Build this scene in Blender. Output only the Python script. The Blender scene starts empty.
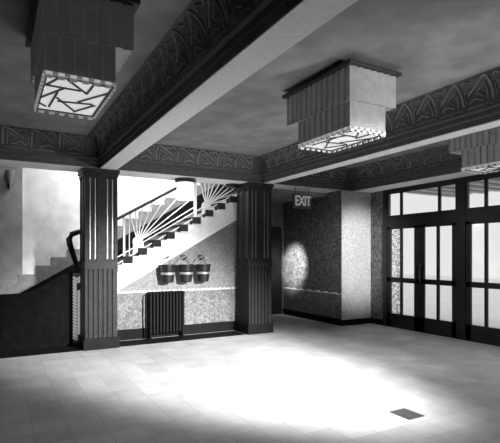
import bpy, bmesh, math, random
from mathutils import Vector, Matrix
random.seed(7)
S = bpy.context.scene
C = bpy.data.collections.new('foyer'); S.collection.children.link(C)
PI = math.pi

# ------------------------------------------------------------------ materials
def mat(name, v, rough=.7, nscale=6.0, amt=.12, metal=0.0, bump=0.0, bscale=60.0, detail=4, emit=0.0, spec=.4):
    m = bpy.data.materials.new(name); m.use_nodes = True
    nt = m.node_tree; b = nt.nodes['Principled BSDF']
    b.inputs['Roughness'].default_value = rough
    b.inputs['Metallic'].default_value = metal
    b.inputs['Specular IOR Level'].default_value = spec
    tc = nt.nodes.new('ShaderNodeTexCoord')
    n = nt.nodes.new('ShaderNodeTexNoise'); n.inputs['Scale'].default_value = nscale; n.inputs['Detail'].default_value = detail
    nt.links.new(tc.outputs['Object'], n.inputs['Vector'])
    r = nt.nodes.new('ShaderNodeValToRGB')
    lo, hi = max(0, v*(1-amt)), min(1, v*(1+amt))
    r.color_ramp.elements[0].position = .32; r.color_ramp.elements[1].position = .68
    r.color_ramp.elements[0].color = (lo, lo, lo, 1); r.color_ramp.elements[1].color = (hi, hi, hi, 1)
    nt.links.new(n.outputs['Fac'], r.inputs['Fac'])
    nt.links.new(r.outputs['Color'], b.inputs['Base Color'])
    if bump:
        n2 = nt.nodes.new('ShaderNodeTexNoise'); n2.inputs['Scale'].default_value = bscale; n2.inputs['Detail'].default_value = 3
        nt.links.new(tc.outputs['Object'], n2.inputs['Vector'])
        bp = nt.nodes.new('ShaderNodeBump'); bp.inputs['Strength'].default_value = bump; bp.inputs['Distance'].default_value = .01
        nt.links.new(n2.outputs['Fac'], bp.inputs['Height']); nt.links.new(bp.outputs['Normal'], b.inputs['Normal'])
    if emit:
        b.inputs['Emission Color'].default_value = (1, 1, 1, 1); b.inputs['Emission Strength'].default_value = emit
    return m

def floor_mat():
    m = bpy.data.materials.new('floor_tiles'); m.use_nodes = True
    nt = m.node_tree; b = nt.nodes['Principled BSDF']
    b.inputs['Roughness'].default_value = .5; b.inputs['Specular IOR Level'].default_value = .25
    tc = nt.nodes.new('ShaderNodeTexCoord')
    br = nt.nodes.new('ShaderNodeTexBrick')
    br.inputs['Scale'].default_value = 1.0; br.offset = 0.0
    br.inputs['Brick Width'].default_value = .3; br.inputs['Row Height'].default_value = .3
    br.inputs['Mortar Size'].default_value = .004; br.inputs['Mortar Smooth'].default_value = .3
    br.inputs['Color1'].default_value = (.72, .72, .72, 1); br.inputs['Color2'].default_value = (.60, .60, .60, 1)
    br.inputs['Mortar'].default_value = (.48, .48, .48, 1)
    nt.links.new(tc.outputs['Object'], br.inputs['Vector'])
    n = nt.nodes.new('ShaderNodeTexNoise'); n.inputs['Scale'].default_value = 2.5; n.inputs['Detail'].default_value = 8
    nt.links.new(tc.outputs['Object'], n.inputs['Vector'])
    r = nt.nodes.new('ShaderNodeValToRGB'); r.color_ramp.elements[0].position = .3; r.color_ramp.elements[1].position = .7
    r.color_ramp.elements[0].color = (.78, .78, .78, 1); r.color_ramp.elements[1].color = (1, 1, 1, 1)
    nt.links.new(n.outputs['Fac'], r.inputs['Fac'])
    mx = nt.nodes.new('ShaderNodeMix'); mx.data_type = 'RGBA'; mx.blend_type = 'MULTIPLY'; mx.inputs[0].default_value = 1
    nt.links.new(br.outputs['Color'], mx.inputs[6]); nt.links.new(r.outputs['Color'], mx.inputs[7])
    nt.links.new(mx.outputs[2], b.inputs['Base Color'])
    return m

def wallpaper(name, lo, hi, scale=9, rough=.6):
    """mottled embossed paper: scrolls from distorted waves over cells"""
    m = bpy.data.materials.new(name); m.use_nodes = True
    nt = m.node_tree; b = nt.nodes['Principled BSDF']; b.inputs['Roughness'].default_value = rough
    b.inputs['Specular IOR Level'].default_value = .3
    tc = nt.nodes.new('ShaderNodeTexCoord')
    w = nt.nodes.new('ShaderNodeTexNoise'); w.inputs['Scale'].default_value = scale; w.inputs['Detail'].default_value = 3
    w.inputs['Distortion'].default_value = 2.2
    nt.links.new(tc.outputs['Object'], w.inputs['Vector'])
    r = nt.nodes.new('ShaderNodeValToRGB')
    r.color_ramp.elements[0].position = .42; r.color_ramp.elements[1].position = .6
    r.color_ramp.elements[0].color = (lo, lo, lo, 1); r.color_ramp.elements[1].color = (hi, hi, hi, 1)
    nt.links.new(w.outputs['Fac'], r.inputs['Fac']); nt.links.new(r.outputs['Color'], b.inputs['Base Color'])
    bp = nt.nodes.new('ShaderNodeBump'); bp.inputs['Strength'].default_value = .4; bp.inputs['Distance'].default_value = .01
    nt.links.new(w.outputs['Fac'], bp.inputs['Height']); nt.links.new(bp.outputs['Normal'], b.inputs['Normal'])
    return m

def glass_mat(name, v, translucent, reflection=False):
    m = bpy.data.materials.new(name); m.use_nodes = True
    nt = m.node_tree
    for n in list(nt.nodes): nt.nodes.remove(n)
    out = nt.nodes.new('ShaderNodeOutputMaterial')
    t = nt.nodes.new('ShaderNodeBsdfTransparent'); t.inputs[0].default_value = (v, v, v, 1)
    tl = nt.nodes.new('ShaderNodeBsdfTranslucent'); tl.inputs[0].default_value = (v, v, v, 1)
    mx = nt.nodes.new('ShaderNodeMixShader'); mx.inputs[0].default_value = translucent
    nt.links.new(t.outputs[0], mx.inputs[1]); nt.links.new(tl.outputs[0], mx.inputs[2])
    g = nt.nodes.new('ShaderNodeBsdfGlossy'); g.inputs['Roughness'].default_value = .08
    m2 = nt.nodes.new('ShaderNodeMixShader'); m2.inputs[0].default_value = .05
    nt.links.new(mx.outputs[0], m2.inputs[1]); nt.links.new(g.outputs[0], m2.inputs[2])
    last = m2
    if reflection:  # reflection painted into the pane as dark scrolls
        tc = nt.nodes.new('ShaderNodeTexCoord')
        w = nt.nodes.new('ShaderNodeTexNoise'); w.inputs['Scale'].default_value = 7; w.inputs['Distortion'].default_value = 3
        nt.links.new(tc.outputs['Object'], w.inputs['Vector'])
        r = nt.nodes.new('ShaderNodeValToRGB'); r.color_ramp.elements[0].position = .47; r.color_ramp.elements[1].position = .53
        r.color_ramp.elements[0].color = (.4, .4, .4, 1); r.color_ramp.elements[1].color = (0, 0, 0, 1)
        nt.links.new(w.outputs['Fac'], r.inputs['Fac'])
        d = nt.nodes.new('ShaderNodeBsdfDiffuse'); d.inputs[0].default_value = (.25, .25, .25, 1)
        m3 = nt.nodes.new('ShaderNodeMixShader')
        nt.links.new(r.outputs['Color'], m3.inputs[0]); nt.links.new(m2.outputs[0], m3.inputs[1]); nt.links.new(d.outputs[0], m3.inputs[2])
        last = m3
    nt.links.new(last.outputs[0], out.inputs['Surface'])
    return m

M = dict(
    floor=floor_mat(),
    ceiling=mat('ceiling_plaster', .30, .85, 3, .2, bump=.3, bscale=90),
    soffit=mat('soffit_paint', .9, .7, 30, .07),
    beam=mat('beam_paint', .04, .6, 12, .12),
    cove=mat('cove_plaster', .085, .6, 14, .18),
    relief=mat('relief_plaster', .26, .5, 20, .2),
    column=mat('column_marble', .022, .5, 14, .35, spec=.2),
    strip=mat('column_metal_strip', .28, .4, 20, .2, metal=.8),
    plinth=mat('black_plinth', .01, .6, 8, .2, spec=.1),
    white_wall=mat('upper_wall_paper', .74, .8, 4, .13, bump=.4, bscale=25, detail=8),
    grey_wall=wallpaper('grey_wall_paper', .2, .3, 14),
    shaded_wall=mat('shaded_wall_paper', .24, .8, 5, .15),  # shade on the far wall put into a darker grey
    dado=wallpaper('dado_paper', .12, .25, 11),
    damask=wallpaper('damask_paper', .08, .2, 8),
    damask_lit=wallpaper('damask_paper_lit', .45, .6, 11),  # lighter copy of damask, light on the wall end painted in
    step_dado=mat('stepped_dado_paint', .23, .8, 10, .15),
    border=mat('dado_border', .62, .6, 20, .2),
    skirting=mat('black_skirting', .01, .7, 8, .2, spec=.08),
    dark_wood=mat('dark_wood', .006, .9, 8, .3, spec=.05),
    black=mat('black_enamel', .015, .35, 8, .2),
    white_paint=mat('white_paint', .78, .6, 10, .06),
    carpet=mat('stair_carpet', .02, .95, 60, .4),
    rail_white=mat('white_metal_rail', .75, .4, 20, .05),
    bucket=mat('bucket_metal', .04, .38, 12, .3, metal=.6),
    bucket_band=mat('bucket_bright_band', .5, .4, 12, .2, metal=.6),
    radiator=mat('radiator_iron', .008, .6, 20, .3, spec=.12),
    fluted=mat('fluted_plaster_glass', .42, .55, 10, .12, bump=.3, bscale=60, emit=.015),
    came=mat('lead_came', .09, .5, 20, .2),
    rim=mat('toothed_rim_glass', .8, .5, 20, .1, emit=.1),
    plate=mat('lamp_top_board', .03, .5, 8, .2),
    lamp_pane=mat('lit_opal_glass', .7, .4, 9, .12, emit=.5),
    lamp_glass=mat('lit_lamp_glass', .9, .4, 9, .05, emit=1.1),
    door=mat('black_door_paint', .012, .35, 8, .25),
    handle=mat('dull_brass_handle', .12, .3, 10, .1, metal=.8),
    glass=glass_mat('door_glass', .97, .05),
    reflection=glass_mat('reflection_glass', .97, .05, True),
    sign=mat('sign_box', .09, .5, 20, .15),
    sign_text=mat('sign_lettering', .7, .5, 10, .05, emit=.12),
    canopy=mat('canopy_soffit', .13, .7, 6, .35),
    pavement=mat('pale_pavement', .8, .9, 2, .08),
    cover=mat('floor_cover_metal', .09, .5, 40, .35, metal=.2),
    newel=mat('newel_pale_weave', .8, .5, 30, .1),
    newel_dark=mat('newel_groove', .06, .5, 30, .1),
)

# ------------------------------------------------------------------ helpers
def link(name, bm, m, parent=None, smooth=False):
    bmesh.ops.recalc_face_normals(bm, faces=bm.faces)
    me = bpy.data.meshes.new(name); bm.to_mesh(me); bm.free()
    if isinstance(m, (list, tuple)):
        for k in m: me.materials.append(M[k])
    else: me.materials.append(M[m])
    if smooth:
        for p in me.polygons: p.use_smooth = True
    o = bpy.data.objects.new(name, me); C.objects.link(o)
    if parent: o.parent = parent
    return o
def tag(o, label, cat, group=None, kind=None):
    o['label'] = label; o['category'] = cat
    if group: o['group'] = group
    if kind: o['kind'] = kind
    return o
def thing(name, label, cat, loc=(0, 0, 0), group=None, kind=None):
    o = bpy.data.objects.new(name, None); C.objects.link(o); o.location = loc
    return tag(o, label, cat, group, kind)
def struct(o, label=None, cat=None):
    o['kind'] = 'structure'
    if label: o['label'] = label
    if cat: o['category'] = cat
    return o
def box(bm, x0, x1, y0, y1, z0, z1, bev=0):
    r = bmesh.ops.create_cube(bm, size=1)
    for v in r['verts']:
        v.co = Vector(((x0+x1)/2+v.co.x*(x1-x0), (y0+y1)/2+v.co.y*(y1-y0), (z0+z1)/2+v.co.z*(z1-z0)))
    if bev:
        es = list({e for v in r['verts'] for e in v.link_edges})
        bmesh.ops.bevel(bm, geom=es, offset=bev, segments=2, affect='EDGES', profile=.5)
def BX(*a, **k):
    bm = bmesh.new(); box(bm, *a, **k); return bm
def prism(bm, pts, axis, a, b):
    """extrude 2D polygon; axis 'y': pts=(x,z) from y=a to b; 'x': pts=(y,z); 'z': pts=(x,y)"""
    f = {'y': lambda p, t: (p[0], t, p[1]), 'x': lambda p, t: (t, p[0], p[1]), 'z': lambda p, t: (p[0], p[1], t)}[axis]
    v0 = [bm.verts.new(f(p, a)) for p in pts]; v1 = [bm.verts.new(f(p, b)) for p in pts]
    bm.faces.new(v0); bm.faces.new(v1[::-1])
    n = len(pts)
    for i in range(n): bm.faces.new((v0[i], v0[(i+1) % n], v1[(i+1) % n], v1[i]))
def tube(bm, pts, r, seg=10, cap=True):
    pts = [Vector(p) for p in pts]; rings = []
    for i, p in enumerate(pts):
        d = (pts[min(i+1, len(pts)-1)]-pts[max(i-1, 0)]).normalized()
        up = Vector((0, 0, 1)) if abs(d.z) < .9 else Vector((0, 1, 0))
        a = d.cross(up).normalized(); b = d.cross(a)
        rr = r[i] if isinstance(r, (list, tuple)) else r
        rings.append([bm.verts.new(p+a*math.cos(2*PI*k/seg)*rr+b*math.sin(2*PI*k/seg)*rr) for k in range(seg)])
    for r0, r1 in zip(rings, rings[1:]):
        for k in range(seg): bm.faces.new((r0[k], r0[(k+1) % seg], r1[(k+1) % seg], r1[k]))
    if cap: bm.faces.new(rings[0][::-1]); bm.faces.new(rings[-1])
def lathe(bm, prof, cx, cy, seg=28, cap=True):
    rings = [[bm.verts.new((cx+r*math.cos(2*PI*k/seg), cy+r*math.sin(2*PI*k/seg), z)) for k in range(seg)] for r, z in prof]
    for r0, r1 in zip(rings, rings[1:]):
        for k in range(seg): bm.faces.new((r0[k], r0[(k+1) % seg], r1[(k+1) % seg], r1[k]))
    if cap: bm.faces.new(rings[0][::-1]); bm.faces.new(rings[-1])
def bar(bm, p, q, w, h, n=Vector((0, -1, 0))):
    """flat bar from p to q, width w across, depth h along n"""
    p, q = Vector(p), Vector(q); d = (q-p).normalized(); a = d.cross(n).normalized()
    vs = [bm.verts.new(c+a*sx*w/2+n*sn*h/2) for c in (p, q) for sx, sn in ((-1, -1), (1, -1), (1, 1), (-1, 1))]
    for f in ((0, 1, 2, 3), (7, 6, 5, 4), (0, 4, 5, 1), (1, 5, 6, 2), (2, 6, 7, 3), (3, 7, 4, 0)):
        bm.faces.new([vs[i] for i in f])

ZS, ZF, ZC = 3.07, 3.26, 3.55          # soffit, fascia top, ceiling
YB = 7.98                               # face of the cross beam
XR = 7.70                               # door wall

# ------------------------------------------------------------------ shell
struct(link('floor', BX(-1.8, XR+.2, -2, 11.2, -.1, 0), 'floor'), 'pale square-tiled foyer floor', 'floor')
struct(link('ceiling', BX(-1.8, XR+.2, -2, YB+.52, ZC, ZC+.1), 'ceiling'), 'grey plaster ceiling panels between the beams', 'ceiling')
struct(link('wall_left', BX(-1.9, -1.8, -2, 10.1, 0, 5.5), 'damask'), 'side wall beyond the stair foot', 'wall')
struct(link('wall_front', BX(-1.8, XR+.2, -2.1, -2, 0, 3.65), 'damask'), 'wall facing the staircase', 'wall')
# far wall of the stair well, with pier
struct(link('wall_back', BX(-1.8, 5.4, 9.9, 10.0, 0, 5.5), 'white_wall'), 'pale upper wall rising behind the staircase', 'wall')
struct(link('wall_pier', BX(-1.8, .46, 9.84, 9.9, .0, 5.5), 'shaded_wall'), 'pier of wall at the left edge, shade painted in its grey', 'wall')
struct(link('wall_stair_top', BX(5.15, 5.25, 8.7, 9.9, 0, 5.5), 'white_wall'), 'wall closing the head of the stairs', 'wall')
struct(link('ceiling_stair_well', BX(-1.8, 5.4, 8.5, 10.0, 5.5, 5.6), 'ceiling'), 'high ceiling over the stair well', 'ceiling')
struct(link('wall_stair_upper', BX(-1.8, 5.4, 8.38, 8.5, ZC+.1, 5.5), 'white_wall'), 'upper wall above the cross beam', 'wall')
# beams
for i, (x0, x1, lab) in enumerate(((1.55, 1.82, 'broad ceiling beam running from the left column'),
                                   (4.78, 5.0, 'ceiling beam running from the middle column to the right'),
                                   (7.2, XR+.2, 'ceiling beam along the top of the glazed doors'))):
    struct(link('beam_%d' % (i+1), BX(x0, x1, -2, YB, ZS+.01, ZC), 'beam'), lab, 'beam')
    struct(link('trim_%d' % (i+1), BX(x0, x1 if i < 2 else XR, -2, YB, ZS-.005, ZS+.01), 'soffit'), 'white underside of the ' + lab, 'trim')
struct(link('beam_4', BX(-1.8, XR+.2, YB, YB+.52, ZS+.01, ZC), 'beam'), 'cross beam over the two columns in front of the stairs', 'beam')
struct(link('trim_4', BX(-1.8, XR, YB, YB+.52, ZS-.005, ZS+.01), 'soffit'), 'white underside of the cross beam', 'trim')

# cornice: closed mitred loop of a profile plus relief
NARC = 8
PROF = [(.004, ZS+.004), (.004, ZS+.07), (.015, ZS+.085), (.015, ZF-.05), (.05, ZF-.035), (.05, ZF-.01), (.035, ZF), (.035, ZF+.02)]
ARC = [(.04+.2*(1-math.cos(t*PI/2/NARC)), ZF+.03+(ZC-.002-ZF-.03)*math.sin(t*PI/2/NARC)) for t in range(NARC+1)]
def arc_at(v):
    t = max(0, min(1, v))*PI/2
    o = .04+.2*(1-math.cos(t)); z = ZF+.03+(ZC-.002-ZF-.03)*math.sin(t)
    n = Vector((math.cos(t), math.sin(t)))      # (towards room, up) -> normal roughly room/down
    return o, z, t
def cornice(idx, x0, x1, y0, y1, label):
    bm = bmesh.new()
    P = PROF+ARC
    rings = [[bm.verts.new((x0+o, y0+o, z)), bm.verts.new((x1-o, y0+o, z)), bm.verts.new((x1-o, y1-o, z)), bm.verts.new((x0+o, y1-o, z))] for o, z in P]
    for a, b in zip(rings, rings[1:]):
        for k in range(4): bm.faces.new((a[k], a[(k+1) % 4], b[(k+1) % 4], b[k]))
    root = struct(link('trim_%d' % idx, bm, 'cove'), label, 'cornice')
    # relief on each side : u along, v up the cove
    bm = bmesh.new()
    def side(org, du, inw, length):
        org, du, inw = Vector(org), Vector(du), Vector(inw)
        def pt(u, v, lift=0):
            if v >= 0:
                t = min(v, .97)*PI/2
                o = .04+.2*(1-math.cos(t)); z = ZF+.03+(ZC-.002-ZF-.03)*math.sin(t)
                # outward normal of the concave arc
                nx, nz = math.cos(t), -math.sin(t)
            else:
                o, z, nx, nz = .035, ZF+.03+v*.12, 1, 0
            p = org+du*u+inw*(o+nx*lift); p.z = z+nz*lift
            return p
        def ridge(poly, w, h=.016):
            for (u0, v0), (u1, v1) in zip(poly, poly[1:]):
                L = math.hypot((u1-u0), (v1-v0)*.36)
                if L < 1e-4: continue
                au, av = -(v1-v0)*.36/L*w/2, (u1-u0)/L*w/2/.36
                n = max(1, int(abs(v1-v0)*5)); prev = None
                for k in range(n+1):
                    f = k/n; u, v = u0+(u1-u0)*f, v0+(v1-v0)*f
                    q = [bm.verts.new(pt(u-au, v-av, -.004)), bm.verts.new(pt(u-au*.6, v-av*.6, h)), bm.verts.new(pt(u+au*.6, v+av*.6, h)), bm.verts.new(pt(u+au, v+av, -.004))]
                    if prev:
                        for j in range(3): bm.faces.new((prev[j], prev[j+1], q[j+1], q[j]))
                        bm.faces.new((prev[3], prev[0], q[0], q[3]))
                    else: bm.faces.new(q)
                    prev = q
                bm.faces.new(prev[::-1])
        per = .36; a = .27; n = max(1, int((length-2*a)/per)); per = (length-2*a)/n
        for i in range(n):
            u = a+i*per; s = per/.36
            ridge([(u+.02*s, .05), (u+.02*s, .92)], .03)
            ridge([(u+.03*s, .92), (u+.31*s, .3)], .024)
            ridge([(u+.075*s, .06), (u+.075*s, .62)], .014)
            ridge([(u+.08*s, .6), (u+.2*s, .36), (u+.13*s, .2)], .014)
            ridge([(u+.13*s, .08), (u+.24*s, .2), (u+.31*s, .08)], .02)
            ridge([(u+.16*s, .85), (u+.22*s, .72), (u+.28*s, .88), (u+.33*s, .7)], .016)
            ridge([(u+.23*s, .42), (u+.3*s, .52), (u+.34*s, .4)], .014)
            ridge([(u+.34*s, .5), (u+.34*s, .1)], .012)
            ridge([(u+.02*s, -.28), (u+.09*s, -.1), (u+.27*s, -.1), (u+.34*s, -.28)], .03, .02)
            ridge([(u+.1*s, -.3), (u+.26*s, -.3)], .02, .018)
    side((x0, y1, 0), (1, 0, 0), (0, -1, 0), x1-x0)
    side((x0, y0, 0), (1, 0, 0), (0, 1, 0), x1-x0)
    side((x1, y0, 0), (0, 1, 0), (-1, 0, 0), y1-y0)
    side((x0, y0, 0), (0, 1, 0), (1, 0, 0), y1-y0)
    link('relief_ornament', bm, 'relief', root)
cornice(5, -1.8, 1.55, -2, YB, 'zigzag plaster cornice around the left ceiling panel')
cornice(6, 1.82, 4.78, -2, YB, 'zigzag plaster cornice around the middle ceiling panel')
cornice(7, 5.0, 7.2, -2, YB, 'zigzag plaster cornice around the right ceiling panel')

# ------------------------------------------------------------------ columns
def column(x0, y0, label):
    w = .555; x1, y1 = x0+w, y0+w
    t = thing('column', label, 'column', (x0+w/2, y0+w/2, 0), 'square columns in front of the stairs', 'thing')
    h = w/2
    link('plinth', BX(-h-.02, h+.02, -h-.02, h+.02, 0, .19, bev=.006), 'plinth', t)
    # reeded lower shaft: outline with flat reeds between narrow grooves
    def outline(n, depth, gw, inset):
        """plan outline with n ribs on each face"""
        s = w-2*inset; side = [( -s/2, 0.0)]; rib = (s-.06)/n
        pts = []
        for i in range(n):
            a = -s/2+.03+i*rib
            pts += [(a, 0), (a+gw*.5, depth), (a+gw, depth), (a+gw*1.5, 0)]
        side = [(-s/2, 0)]+pts+[(s/2-.03, 0)]
        out = []
        for k in range(4):
            c, sn = math.cos(k*PI/2), math.sin(k*PI/2)
            for u, d in side:
                X, Y = u, -s/2+d
                out.append((X*c-Y*sn, X*sn+Y*c))
        return out
    bm = bmesh.new(); prism(bm, outline(6, .022, .022, .012), 'z', .19, 1.36)
    link('reeded_base', bm, 'column', t)
    link('band', BX(-h+.004, h-.004, -h+.004, h-.004, 1.36, 1.5, bev=.004), 'column', t)
    bm = bmesh.new()
    # upper shaft: two sunk panels each side of centre
    pts = []; s = w-.02
    for a, b in ((-.215, -.07), (.07, .215)):
        pts += [(a, 0), (a+.008, .025), (b-.008, .025), (b, 0)]
    out = []
    for k in range(4):
        c, sn = math.cos(k*PI/2), math.sin(k*PI/2)
        for u, d in [(-s/2, 0)]+pts:
            X, Y = u, -s/2+d; out.append((X*c-Y*sn, X*sn+Y*c))
    prism(bm, out, 'z', 1.5, 2.94); link('shaft', bm, 'column', t)
    for k in range(4):
        for u in (-.185, -.1, .1, .185):
            bm = bmesh.new(); box(bm, u-.008, u+.008, -s/2+.008, -s/2+.03, 1.53, 2.9)
            bmesh.ops.rotate(bm, verts=bm.verts, cent=(0, 0, 0), matrix=Matrix.Rotation(k*PI/2, 3, 'Z'))
            o = link('metal_strip', bm, 'strip', t)
    bm = bmesh.new(); box(bm, -h-.005, h+.005, -h-.005, h+.005, 2.94, 3.0, bev=.004); box(bm, -h-.025, h+.025, -h-.025, h+.025, 3.0, ZS-.006, bev=.006)
    link('capital', bm, 'column', t)
column(1.30, YB-.02, 'fluted dark square column beside the curled stair handrail')
column(4.44, YB-.02, 'fluted dark square column to the right of the fire buckets')

# ------------------------------------------------------------------ stair: nosing line z = 2.008+.57*(x-3.14)
GO, RI = .2764, .1575
def nos(x): return 2.008+.57*(x-3.14)
N0 = -.3829
st = thing('staircase', 'white-sided staircase with black treads climbing to the right', 'staircase', (0, 0, 0))
nst = 19
# string: stepped top, sloping bottom
top = []
xs = [N0+i*GO for i in range(nst+1)]
SX0 = 4  # visible cut string starts here
pts = []
for i in range(SX0+2, nst):
    x, z = xs[i], (i+1)*RI
    pts += [(x, z-RI if i > SX0+2 else z-.2), (x, z)]
pts = [(x, z) for x, z in pts]
xe = xs[nst]
poly = pts+[(xe, nst*RI), (xe, nos(xe)-.40), (xs[SX0+2], nos(xs[SX0+2])-.40)]
bm = bmesh.new(); prism(bm, poly, 'y', 8.53, 8.6); link('stair_string', bm, 'white_paint', st)
bm = bmesh.new()
for x in (0,): bar(bm, (xs[SX0+2], 8.525, nos(xs[SX0+2])-.39), (xe, 8.525, nos(xe)-.39), .035, .03)
link('string_moulding', bm, 'soffit', st)
for i in range(nst):
    x, z = xs[i], (i+1)*RI
    bm = bmesh.new()
    box(bm, x, x+.02, 8.705, 9.80, z-RI, z-.035)                      # riser
    link('riser', bm, 'white_paint', st)
    bm = bmesh.new()
    box(bm, x-.03, x+GO+.0, 8.705, 9.80, z-.035, z, bev=.008)
    if i > SX0+1:
        box(bm, x-.02, x+.15, 8.505, 8.705, z-.13, z+.004, bev=.01)
    link('tread', bm, 'carpet', st)
# spandrel wall under string
bm = bmesh.new(); prism(bm, [(xs[SX0+2], 0), (5.15, 0), (5.15, nos(5.15)-.3), (xs[SX0+2], nos(xs[SX0+2])-.3)], 'y', 8.6, 8.7)
struct(link('wall_stair_side', bm, 'grey_wall'), 'grey wall under the staircase behind the fire buckets', 'wall')
struct(link('trim_8', BX(xs[SX0+2], 5.15, 8.588, 8.6, .12, .88), 'dado'), 'mottled dark dado under the staircase', 'dado')
bm = bmesh.new(); xb = xs[SX0+2]
k = xb
while k < 5.13:
    box(bm, k, min(k+.1, 5.15), 8.580, 8.6, .88, .905); box(bm, k, min(k+.055, 5.15), 8.580, 8.6, .905, .922); k += .1
struct(link('trim_9', bm, 'border'), 'pale crenellated border along the dado top', 'trim')
struct(link('baseboard_stair', BX(xs[SX0+2], 5.15, 8.572, 8.6, 0, .2, bev=.006), 'skirting'), 'black skirting under the staircase', 'baseboard')
# dark parapet at the lower stair
bm = bmesh.new(); prism(bm, [(-1.8, 0), (1.19, 0), (1.19, 1.31), (1.17, 1.31), (.95, 1.2), (.74, 1.08), (.58, .99), (.40, .95), (-1.8, .94)], 'y', 8.51, 8.6)
struct(link('wall_stair_foot', bm, 'dark_wood'), 'black panelled parapet at the foot of the stairs', 'wall')
# far wall stepped dado and black skirting of the stairs
bm = bmesh.new(); pts = []
x = .1; k = 0
while x < 5.15:
    z = nos(x+.02)+.77
    pts += [(x, z), (min(x+.2925, 5.15), z)]; x += .2925
pts = [(-1.8, .95), (.1, .95)]+pts+[(5.15, 2.6), (.1, .3), (-1.8, .3)]
prism(bm, pts, 'y', 9.825, 9.84); struct(link('trim_10', bm, 'step_dado'), 'grey dado stepping up the wall behind the staircase', 'dado')
bm = bmesh.new(); prism(bm, [(N0, 0), (N0, .40), (5.15, nos(5.15)+.42), (5.15, nos(5.15)-.6), (1.0, 0)], 'y', 9.805, 9.822)
struct(link('baseboard_stair_back', bm, 'skirting'), 'black sloping skirting on the far side of the stairs', 'baseboard')
struct(link('wall_back_infill', BX(.46, 5.15, 9.845, 9.9, 0, 5.5), 'white_wall'), 'pale plaster wall above the stepped dado', 'wall')

# balustrade
bl = thing('stair_balustrade', 'white sunburst balustrade with a black handrail above the stairs', 'balustrade')
YBAL = 8.56
def hr(x): return nos(x)+.925
bm = bmesh.new()
P = [(1.29, 1.30), (1.25, 1.45), (1.20, 1.62), (1.15, 1.78), (1.135, 1.88), (1.18, 1.965), (1.29, 2.01), (1.42, 2.04), (1.6, 2.10), (1.8, 2.165), (2.0, hr(2.0))]
P += [(x, hr(x)) for x in (2.6, 3.2, 3.8, 4.6, 5.1)]
R = [.036, .042, .048, .052, .052, .05, .045, .038, .032]+[.028]*12
tube(bm, [(x, YBAL-.01, z) for x, z in P], R[:len(P)], 12)
link('handrail', bm, 'black', bl, True)
posts = [2.10, 3.53, 4.9]
for x in posts:
    w = .035 if x < 3 else .055
    bm = bmesh.new(); box(bm, x-w/2, x+w/2, YBAL-.02, YBAL+.02, nos(x)-.02, hr(x)-.01); box(bm, x-w, x+w, YBAL-.025, YBAL+.025, nos(x)-.02, nos(x)+.06)
    link('post', bm, 'rail_white', bl)
for dz in (.08, .2):
    bm = bmesh.new(); bar(bm, (1.42, YBAL, nos(1.42)+dz), (5.1, YBAL, nos(5.25)+dz), .018, .018); link('bottom_rail', bm, 'rail_white', bl)
for hx, hz, x1 in ((2.36, 1.85, 3.52), (3.775, 2.60, 4.88)):
    bm = bmesh.new()
    n = 12; pts = [(hx+.1*math.cos(a), hz+.1*math.sin(a)) for a in [math.radians(30-20+200*i/n) for i in range(n+1)]]
    pts += [(hx-.1, nos(hx-.1)+.1), (hx+.12, nos(hx+.12)+.1)]
    prism(bm, pts, 'y', YBAL-.015, YBAL+.015); link('sun_disc', bm, 'rail_white', bl)
    for a in (106, 94, 82, 70, 58, 48, 39, 32):
        t = math.radians(a); dx, dz = math.cos(t), math.sin(t)
        # distance until hits rail line
        L = (hr(hx)-hz)/(dz-.57*dx) if dz-.57*dx > .02 else 9
        if dx > 0: L = min(L, (x1-hx)/dx)
        L = min(L, 1.7)
        bm = bmesh.new(); bar(bm, (hx, YBAL, hz), (hx+dx*L, YBAL, hz+dz*L), .02, .015); link('ray_bar', bm, 'rail_white', bl)
for x in (1.62, 1.86, 2.2):
    bm = bmesh.new(); bar(bm, (x, YBAL, nos(x)+.08), (x, YBAL, hr(x)-.02), .014, .014); link('baluster', bm, 'rail_white', bl)

nw = thing('newel_panel', 'narrow white herringbone newel below the handrail scroll', 'newel post', (1.262, 8.575, 0))
link('core', BX(-.068, .068, -.05, .05, 0, 1.27), 'newel_dark', nw)
bm = bmesh.new()
z = .10
while z < 1.2:
    bar(bm, (-.065, -.055, z+.045), (0, -.055, z), .042, .02); bar(bm, (0, -.055, z), (.065, -.055, z+.045), .042, .02); z += .056
link('herringbone_face', bm, 'newel', nw)

# ------------------------------------------------------------------ fire buckets
def make_bucket(x, label):
    t = thing('fire_bucket', label, 'bucket', (x, 8.42, 1.07), 'fire buckets on the wall under the stairs')
    bm = bmesh.new(); lathe(bm, [(.105, 0), (.11, .004), (.15, .325), (.156, .33), (.156, .345), (.146, .345), (.142, .32), (.10, .01)], 0, 0)
    link('body', bm, 'bucket', t, False)
    bm = bmesh.new(); lathe(bm, [(.132, .15), (.138, .155), (.141, .19), (.1385, .195)], 0, 0, cap=False)
    link('band', bm, 'bucket_band', t)
    bm = bmesh.new(); tube(bm, [(.155*math.cos(a), .0, .33+.165*math.sin(a)) for a in [PI*i/14 for i in range(15)]], .008, 8)
    link('bail_handle', bm, 'bucket_band', t)
    return t
def dup(root, loc, label):
    r = root.copy(); C.objects.link(r); r.location = loc; r['label'] = label
    for ch in list(root.children):
        c = ch.copy(); C.objects.link(c); c.parent = r
    return r
b0 = make_bucket(2.905, 'dark metal fire bucket nearest the left column, first of three')
dup(b0, (3.28, 8.42, 1.07), 'dark metal fire bucket in the middle of the row of three')
dup(b0, (3.645, 8.42, 1.07), 'dark metal fire bucket nearest the middle column, last of three')
h0 = None
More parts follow.
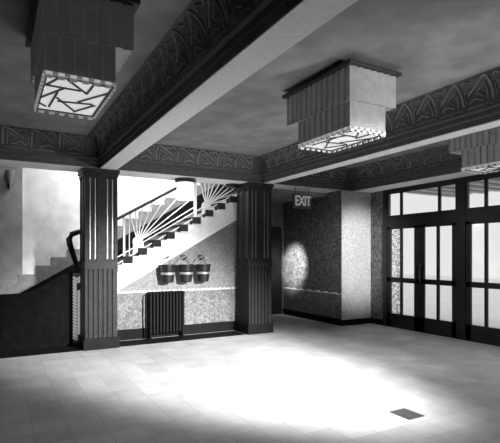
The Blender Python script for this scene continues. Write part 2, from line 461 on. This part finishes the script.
for x, lab in ((2.905, 'wall hook holding the fire bucket nearest the left column'), (3.28, 'wall hook holding the middle fire bucket'), (3.645, 'wall hook holding the fire bucket nearest the middle column')):
    if h0 is None:
        bm = bmesh.new(); box(bm, -.045, .045, .16, .178, -.06, .05, bev=.004); tube(bm, [(0, .17, 0), (0, .0, -.012), (0, -.02, .0), (0, -.025, .03)], .012, 8)
        h0 = link('wall_hook', bm, 'black'); o = h0
    else: o = h0.copy(); C.objects.link(o)
    o.location = (x, 8.42, 1.562-.005+.0); tag(o, lab, 'hook', 'hooks of the fire buckets')

# ------------------------------------------------------------------ radiator
rd = thing('radiator', 'black column radiator against the dado under the buckets', 'radiator', (2.89, 8.46, 0))
for i in range(11):
    x = -.325+i*.065
    bm = bmesh.new()
    for y in (-.06, 0, .06):
        box(bm, x-.022, x+.022, y-.02, y+.02, .12, .88, bev=.012)
    box(bm, x-.026, x+.026, -.085, .085, .82, .9, bev=.02); box(bm, x-.026, x+.026, -.085, .085, .1, .17, bev=.02)
    link('section', bm, 'radiator', rd)
for s in (-.325, .325):
    bm = bmesh.new(); box(bm, s-.02, s+.02, -.07, .07, 0, .12, bev=.008); link('foot', bm, 'radiator', rd)
bm = bmesh.new(); tube(bm, [(-.34, 0, .86), (-.39, 0, .85), (-.40, 0, .8), (-.40, 0, .4), (-.39, 0, .0)], .016, 8); link('pipe', bm, 'radiator', rd, True)

# ------------------------------------------------------------------ lamp under the cross beam by the stairs
lp = thing('hanging_lamp', 'bright white drum lamp with black cap beside the stair post', 'lamp', (3.20, 8.25, ZS-.005))
bm = bmesh.new(); lathe(bm, [(.08, 0), (.2, -.01), (.205, -.05), (.17, -.075)][::-1], 0, 0); link('cap', bm, 'black', lp)
bm = bmesh.new(); lathe(bm, [(.155, -.40), (.165, -.39), (.165, -.075), (.10, -.07)], 0, 0); link('glass_drum', bm, 'lamp_glass', lp, False)
# unlit lamp beside the middle column
lp2 = thing('hanging_lamp', 'black lamp cap tucked against the top of the middle column', 'lamp', (4.27, 8.36, ZS-.005))
bm = bmesh.new(); lathe(bm, [(.06, 0), (.13, -.01), (.135, -.05), (.10, -.075)][::-1], 0, 0); link('cap', bm, 'black', lp2)

# sconce at left
sc = thing('wall_sconce', 'small dark pointed wall bracket at the far left', 'wall light', (.25, 9.80, 2.86))
bm = bmesh.new(); lathe(bm, [(.01, -.02), (.02, .02), (.055, .2), (.085, .34), (.075, .35)], 0, -.05, 16); link('shade', bm, 'step_dado', sc)
link('back_plate', BX(-.04, .04, .0, .04, .05, .3, bev=.005), 'black', sc)

# ------------------------------------------------------------------ pendant fixtures
SEG = [((.06, .25), (.22, -.0)), ((.06, .25), (.57, .26)), ((.03, .61), (.32, .26)), ((.2, .85), (.25, .38)), ((.33, .05), (.67, .31)),
       ((.67, .31), (.7, .02)), ((.61, .57), (.97, .2)), ((.3, .64), (.85, .58)), ((.27, .54), (.6, .85)), ((.62, .9), (.89, .6)),
       ((.03, .76), (.15, .85)), ((.03, .02), (.03, .98)), ((.97, .02), (.97, .98)), ((.03, .02), (.97, .02)), ((.03, .97), (.97, .97)), ((.7, .02), (.95, .06))]
def scallop(bm, x0, x1, y0, y1, z0, z1, nx, ny, depth=.02):
    """box skirt of concave vertical flutes"""
    out = []
    for (ax, ay), (bx, by), n in (((x0, y0), (x1, y0), nx), ((x1, y0), (x1, y1), ny), ((x1, y1), (x0, y1), nx), ((x0, y1), (x0, y0), ny)):
        dx, dy = bx-ax, by-ay; L = math.hypot(dx, dy); nxn, nyn = -dy/L, dx/L
        for i in range(n):
            for f in (0, .12, .3, .55, .8, .95):
                s = (i+f)/n; d = depth*(1-((f-.12)/.83)) if f > 0 else 0
                d = 0 if f == 0 else depth*(1-(f-.12)/.83)
                out.append((ax+dx*s+nxn*d, ay+dy*s+nyn*d))
    prism(bm, out, 'z', z0, z1)
def fixture(cx, cy, label):
    t = thing('ceiling_light', label, 'ceiling light', (cx, cy, 0), 'boxy fluted ceiling lights')
    a, b = .32, .55       # upper half sizes
    c, d = .24, .435       # lower
    link('top_board', BX(-.30, .41, -.50, .69, 3.465, 3.50, bev=.004), 'plate', t)
    link('ceiling_block', BX(-.2, .28, -.38, .55, 3.50, ZC-.001), 'plate', t)
    bm = bmesh.new(); scallop(bm, -c-.02, .37, -d-.02, .64, 3.13, 3.465, 7, 12); link('upper_skirt', bm, 'fluted', t)
    bm = bmesh.new(); scallop(bm, -c, c, -d, d, 2.865, 3.13, 5, 9); link('lower_skirt', bm, 'fluted', t)
    link('opal_pane', BX(-c+.004, c-.004, -d+.004, d-.004, 2.85, 2.862), 'lamp_pane', t)
    bm = bmesh.new()
    for p, q in SEG:
        bar(bm, (-c+p[0]*2*c, -d+p[1]*2*d, 2.846), (-c+q[0]*2*c, -d+q[1]*2*d, 2.846), .016, .012, Vector((0, 0, -1)))
    link('came', bm, 'came', t)
    bm = bmesh.new()
    for (ax, ay), (bx, by), n in (((-c, -d), (c, -d), 6), ((c, -d), (c, d), 10), ((c, d), (-c, d), 6), ((-c, d), (-c, -d), 10)):
        L = math.hypot(bx-ax, by-ay)
        for i in range(n):
            for e0, e1 in ((.08, .62),):
                s0, s1 = (i+e0)/n, (i+e1)/n
                x0_, x1_ = sorted((ax+(bx-ax)*s0, ax+(bx-ax)*s1)); y0_, y1_ = sorted((ay+(by-ay)*s0, ay+(by-ay)*s1))
                if x1_-x0_ < .01: x0_ -= .006; x1_ += .006
                if y1_-y0_ < .01: y0_ -= .006; y1_ += .006
                box(bm, x0_, x1_, y0_, y1_, 2.822, 2.868)
    for q in ((-c, c, -d-.006, -d+.006), (-c, c, d-.006, d+.006), (-c-.006, -c+.006, -d, d), (c-.006, c+.006, -d, d)):
        box(bm, *q, 2.845, 2.87)
    link('toothed_rim', bm, 'rim', t)
fixture(.535, 3.845, 'fluted box ceiling light in the left ceiling panel')
fixture(3.28, 3.845, 'fluted box ceiling light between the two long beams')
fixture(6.19, 3.845, 'fluted box ceiling light cut off by the right edge')

# ------------------------------------------------------------------ right side: stub wall, corridor
XK = 6.82
bm = bmesh.new(); box(bm, XK, XR+.2, 7.92, 7.94, 0, ZS-.005); box(bm, XK+.125, XR+.2, 7.94, YB+.5, 0, ZS-.005)
struct(link('wall_stub', bm, 'damask_lit'), 'patterned end of wall beside the doors, light painted into its pale paper', 'wall')
struct(link('wall_corridor', BX(XK, XK+.12, 7.945, 10.35, 0, ZS-.005), 'damask'), 'dark patterned passage wall beyond the middle column', 'wall')
struct(link('baseboard_stub', BX(XK-.02, XR, 7.9, 7.92, 0, .13, bev=.005), 'skirting'), 'black skirting of the pale wall end', 'baseboard')
struct(link('baseboard_corridor', BX(XK-.02, XK, 7.92, 10.3, 0, .15, bev=.005), 'skirting'), 'black skirting along the passage wall', 'baseboard')
struct(link('trim_11', BX(XK-.008, XK, 7.925, 10.28, .15, .70), 'dado'), 'darker dado on the passage wall', 'dado')
bm = bmesh.new(); y = 7.93; i = 0
while y < 10.25:
    box(bm, XK-.014, XK, y, y+.16, .70, .72+.02*(i % 2)); y += .16; i += 1
struct(link('trim_12', bm, 'border'), 'wavy pale border above the passage dado', 'trim')
struct(link('wall_passage_end', BX(6.79, XK, 10.3, 10.4, 0, 3.4), 'damask'), 'narrow jamb of wall at the passage end', 'wall')
bm = bmesh.new(); box(bm, 5.25, 6.79, 10.3, 10.4, 2.36, 3.4)
struct(link('wall_passage_head', bm, 'grey_wall'), 'grey wall above the dark passage doorway', 'wall')
struct(link('wall_passage_left', BX(5.16, 5.25, 8.5, 10.4, 0, 3.4), 'grey_wall'), 'left wall of the passage', 'wall')
struct(link('ceiling_passage', BX(5.25, XK+.12, YB+.52, 10.4, 3.0, 3.1), 'ceiling'), 'low ceiling of the passage', 'ceiling')
dr = struct(link('door_3', BX(5.26, 6.79, 10.34, 10.39, 0, 2.36), 'door'), 'black door at the end of the passage', 'door')
link('door_panel', BX(5.62, 6.05, 10.32, 10.34, .3, 2.1, bev=.005), 'door', dr)
link('door_panel', BX(6.17, 6.60, 10.32, 10.34, .3, 2.1, bev=.005), 'door', dr)
link('door_handle', BX(6.08, 6.13, 10.28, 10.34, 1.0, 1.2, bev=.005), 'handle', dr)

# exit sign hung from cross beam
sg = thing('exit_sign', 'small hanging sign reading EXIT under the cross beam', 'sign', (5.80, 8.03, 2.76))
link('sign_box', BX(-.24, .24, -.03, .03, -.15, .15, bev=.006), 'sign', sg)
for x in (-.18, .18):
    bm = bmesh.new(); tube(bm, [(x, 0, .15), (x, 0, ZS-.005-2.76)], .008, 8); link('hanger_rod', bm, 'black', sg)
cu = bpy.data.curves.new('lettering', 'FONT'); cu.body = 'EXIT'; cu.size = .26; cu.extrude = .006; cu.offset = .005; cu.align_x = 'CENTER'; cu.align_y = 'CENTER'
cu.space_character = .95
cu.materials.append(M['sign_text'])
to = bpy.data.objects.new('lettering', cu); S.collection.objects.link(to);
bpy.context.view_layer.update()
me = bpy.data.meshes.new_from_object(to.evaluated_get(bpy.context.evaluated_depsgraph_get()))
bpy.data.objects.remove(to)
if not me.materials: me.materials.append(M['sign_text'])
to = bpy.data.objects.new('lettering', me); C.objects.link(to); to.parent = sg; to.location = (0, -.037, 0); to.rotation_euler = (PI/2, 0, 0); to.scale = (.82, 1.15, 1)

# ------------------------------------------------------------------ door wall
YJ = 7.50
struct(link('wall_right', BX(XR, XR+.2, YJ, 7.92, 0, ZS-.005), 'damask'), 'return of wall between the pale wall end and the doors, shade in its dark paper', 'wall')  # unlit face, its shade carried by the darker damask
struct(link('baseboard_right', BX(XR-.02, XR, YJ, 7.9, 0, .13, bev=.005), 'skirting'), 'black skirting beside the door frame', 'baseboard')
fr = bmesh.new()
bays = [(YJ, 5.53), (5.53, 3.58), (3.58, 1.63)]
X0, X1 = XR-.03, XR+.09
box(fr, X0, X1, 1.5, YJ, 2.98, ZS-.006)      # head
box(fr, X0, X1, 1.5, YJ, 2.22, 2.45)         # transom bar
for y in (YJ-.05, 5.53, 3.58, 1.6):
    box(fr, X0-.005, X1+.005, y-.095 if y < 7 else y-.06, y+.095 if y < 7 else y+.05, 0, ZS-.006)
struct(link('trim_13', fr, 'door'), 'black door frame with transom bar across the glazed screen', 'door frame')
struct(link('wall_right_near', BX(XR, XR+.2, -2, 1.5, 0, ZS-.005), 'damask'), 'wall beyond the glazed doors', 'wall')
wn = 0
for bi, (ya, yb) in enumerate(bays):
    hi, lo = (ya-.11 if bi == 0 else ya-.095), yb+.095
    wn += 1
    w = struct(link('window_%d' % wn, BX(XR-.005, XR+.005, lo, hi, 2.45, 2.98), 'glass'), 'three-light glass transom above glazed double doors, bay %s' % ('nearest the pale wall', 'at the right edge', 'beyond the right edge')[bi], 'window')
    W = hi-lo
    bm = bmesh.new()
    for y in (hi-W*.225, lo+W*.225): box(bm, XR-.02, XR+.02, y-.028, y+.028, 2.45, 2.98)
    box(bm, XR-.02, XR+.02, lo, hi, 2.45, 2.475); box(bm, XR-.02, XR+.02, lo, hi, 2.955, 2.98)
    box(bm, XR-.02, XR+.02, hi-.03, hi, 2.475, 2.955); box(bm, XR-.02, XR+.02, lo, lo+.03, 2.475, 2.955)
    link('window_frame', bm, 'door', w)
    d = thing('door_%d' % (bi+1 if bi < 2 else 4), 'black double doors with white glass panes, %s' % ('bay nearest the pale wall', 'bay cut by the right edge', 'bay beyond the right edge')[bi], 'door', (XR, 0, 0), kind='structure')
    mid = (hi+lo)/2
    for li, (a, b) in enumerate(((hi, mid+.004), (mid-.004, lo))):
        bm = bmesh.new(); s0 = .105; s1 = .125
        # stiles: a is far side
        sa = s0 if li == 0 else s1; sb = s1 if li == 0 else s0
        x0, x1 = -.022, .022
        box(bm, x0, x1, a-sa, a, .0, 2.22, bev=.003); box(bm, x0, x1, b, b+sb, .0, 2.22, bev=.003)
        box(bm, x0, x1, b, a, .0, .31, bev=.003); box(bm, x0, x1, b, a, 1.0, 1.105, bev=.003); box(bm, x0, x1, b, a, 2.17, 2.22, bev=.003)
        g0, g1 = a-sa, b+sb
        ym = (g0+g1)/2+(.03 if li == 0 else 0)
        box(bm, x0+.004, x1-.004, ym-.03, ym+.03, .3, 2.18)
        leaf = link('door_leaf', bm, 'door', d)
        for za, zb in ((.31, 1.0), (1.105, 2.17)):
            link('pane', BX(-.004, .004, ym+.03, g0, za, zb), 'reflection' if li == 0 and bi == 0 else 'glass', leaf)
            link('pane', BX(-.004, .004, g1, ym-.03, za, zb), 'glass', leaf)
        hy = (b+.06) if li == 0 else (a-.06)
        bm = bmesh.new(); tube(bm, [(-.02, hy, 1.02), (-.07, hy, 1.03), (-.075, hy, 1.1), (-.075, hy, 1.32), (-.07, hy, 1.39), (-.02, hy, 1.4)], .014, 8)
        link('pull_handle', bm, 'handle', leaf, True)

# outside the doors
struct(link('ground_outside', BX(XR+.2, 30, -8, 30, -.12, -.02), 'pavement'), 'pale pavement outside the doors', 'ground')
cn = thing('entrance_canopy', 'dark canopy seen through the glass above the doors', 'canopy', (0, 0, 0))
link('canopy_slab', BX(XR+.25, 10.3, -2, 7.7, 3.12, 3.3), 'canopy', cn)
bm = bmesh.new()
for i in range(24):
    y = 7.6-i*.4; box(bm, XR+.3, 10.25, y-.05, y+.05, 3.08, 3.12)
link('canopy_rib', bm, 'border', cn)

struct(link('trim_14', BX(-1.7, 4.4, 8.0, 8.5, 0, .004), 'plinth'), 'black strip along the floor between the columns', 'floor border')  # thin flat black strip laid over the floor
# floor cover plate
fc = tag(link('floor_cover_plate', BX(3.50, 3.72, 3.08, 3.34, .0, .006, bev=.002), 'cover'), 'small dark square plate set in the floor at lower right', 'floor plate')

# ------------------------------------------------------------------ lights
def area(name, loc, target, sx, sy, power, spread=PI):
    l = bpy.data.lights.new(name, 'AREA'); l.shape = 'RECTANGLE'; l.size = sx; l.size_y = sy; l.energy = power; l.spread = spread
    o = bpy.data.objects.new(name, l); C.objects.link(o); o.location = loc
    o.rotation_euler = (Vector(target)-Vector(loc)).to_track_quat('-Z', 'Y').to_euler(); return o
def spot(name, loc, target, power, ang, blend=.6, r=.15):
    l = bpy.data.lights.new(name, 'SPOT'); l.energy = power; l.spot_size = math.radians(ang); l.spot_blend = blend; l.shadow_soft_size = r
    o = bpy.data.objects.new(name, l); C.objects.link(o); o.location = loc
    o.rotation_euler = (Vector(target)-Vector(loc)).to_track_quat('-Z', 'Y').to_euler(); return o
spot('added_foyer_flood', (6.6, -1.5, 3.1), (4.5, 7.0, 0), 2200, 20, .9, .2)  # added spot out of view, lights the columns and stair side
spot('added_floor_flood', (4.6, -1.5, 3.3), (2.75, 6.9, 0), 15500, 34, .85, .3)  # unseen spot added to make the bright pool on the floor
def lamp(x, p):
    area('fixture_lamp', (x, 3.845, 2.80), (x, 3.845, 0), .44, .8, p, math.radians(160))
spot('added_ceiling_flood', (5.4, -1.5, 1.9), (2.4, 8, 4.1), 1000, 36, .9, .25)  # added low spot, no real fitting, lifts the back cornice
spot('added_wall_flood', (6.1, 3.85, 2.7), (7.25, 7.9, 1.6), 1100, 34, .9, .1)  # extra spot added to brighten the wall end by the doors
spot('added_newel_spot', (-.6, 3.6, 2.7), (1.25, 8.5, .72), 450, 13, .5, .05)  # narrow unseen spot added just for the newel face
lamp(3.28, 5); lamp(6.19, 14); lamp(.535, 1)
area('stair_window_light', (2.6, 8.75, 4.9), (2.6, 9.75, 2.4), 3.2, .35, 90, math.radians(100))
spot('passage_lamp', (5.5, 9.3, 1.9), (6.82, 9.75, 1.35), 450, 46, .7, .1)
l = bpy.data.lights.new('stair_lamp_bulb', 'POINT'); l.energy = 12; l.shadow_soft_size = .12
o = bpy.data.objects.new('stair_lamp_bulb', l); C.objects.link(o); o.location = (3.2, 8.25, 2.6)

w = bpy.data.worlds.new('sky'); S.world = w; w.use_nodes = True
w.node_tree.nodes['Background'].inputs[0].default_value = (.85, .85, .85, 1)
w.node_tree.nodes['Background'].inputs[1].default_value = 1.15

# ------------------------------------------------------------------ camera
cd = bpy.data.cameras.new('camera'); cd.sensor_width = 36; cd.sensor_fit = 'HORIZONTAL'; cd.lens = 454/500*36; cd.shift_y = 33.5/500
cam = bpy.data.objects.new('camera', cd); S.collection.objects.link(cam)
cam.location = (0, 0, 1.6); cam.rotation_euler = (PI/2, 0, math.radians(-29.3)); S.camera = cam
S.view_settings.view_transform = 'Standard'; S.view_settings.look = 'None'; S.view_settings.gamma = 1; S.view_settings.exposure = 0
try: S.view_settings.use_curve_mapping = False
except Exception: pass
S.cycles.use_denoising = True
S.cycles.max_bounces = 8; S.cycles.diffuse_bounces = 5; S.cycles.transparent_max_bounces = 12
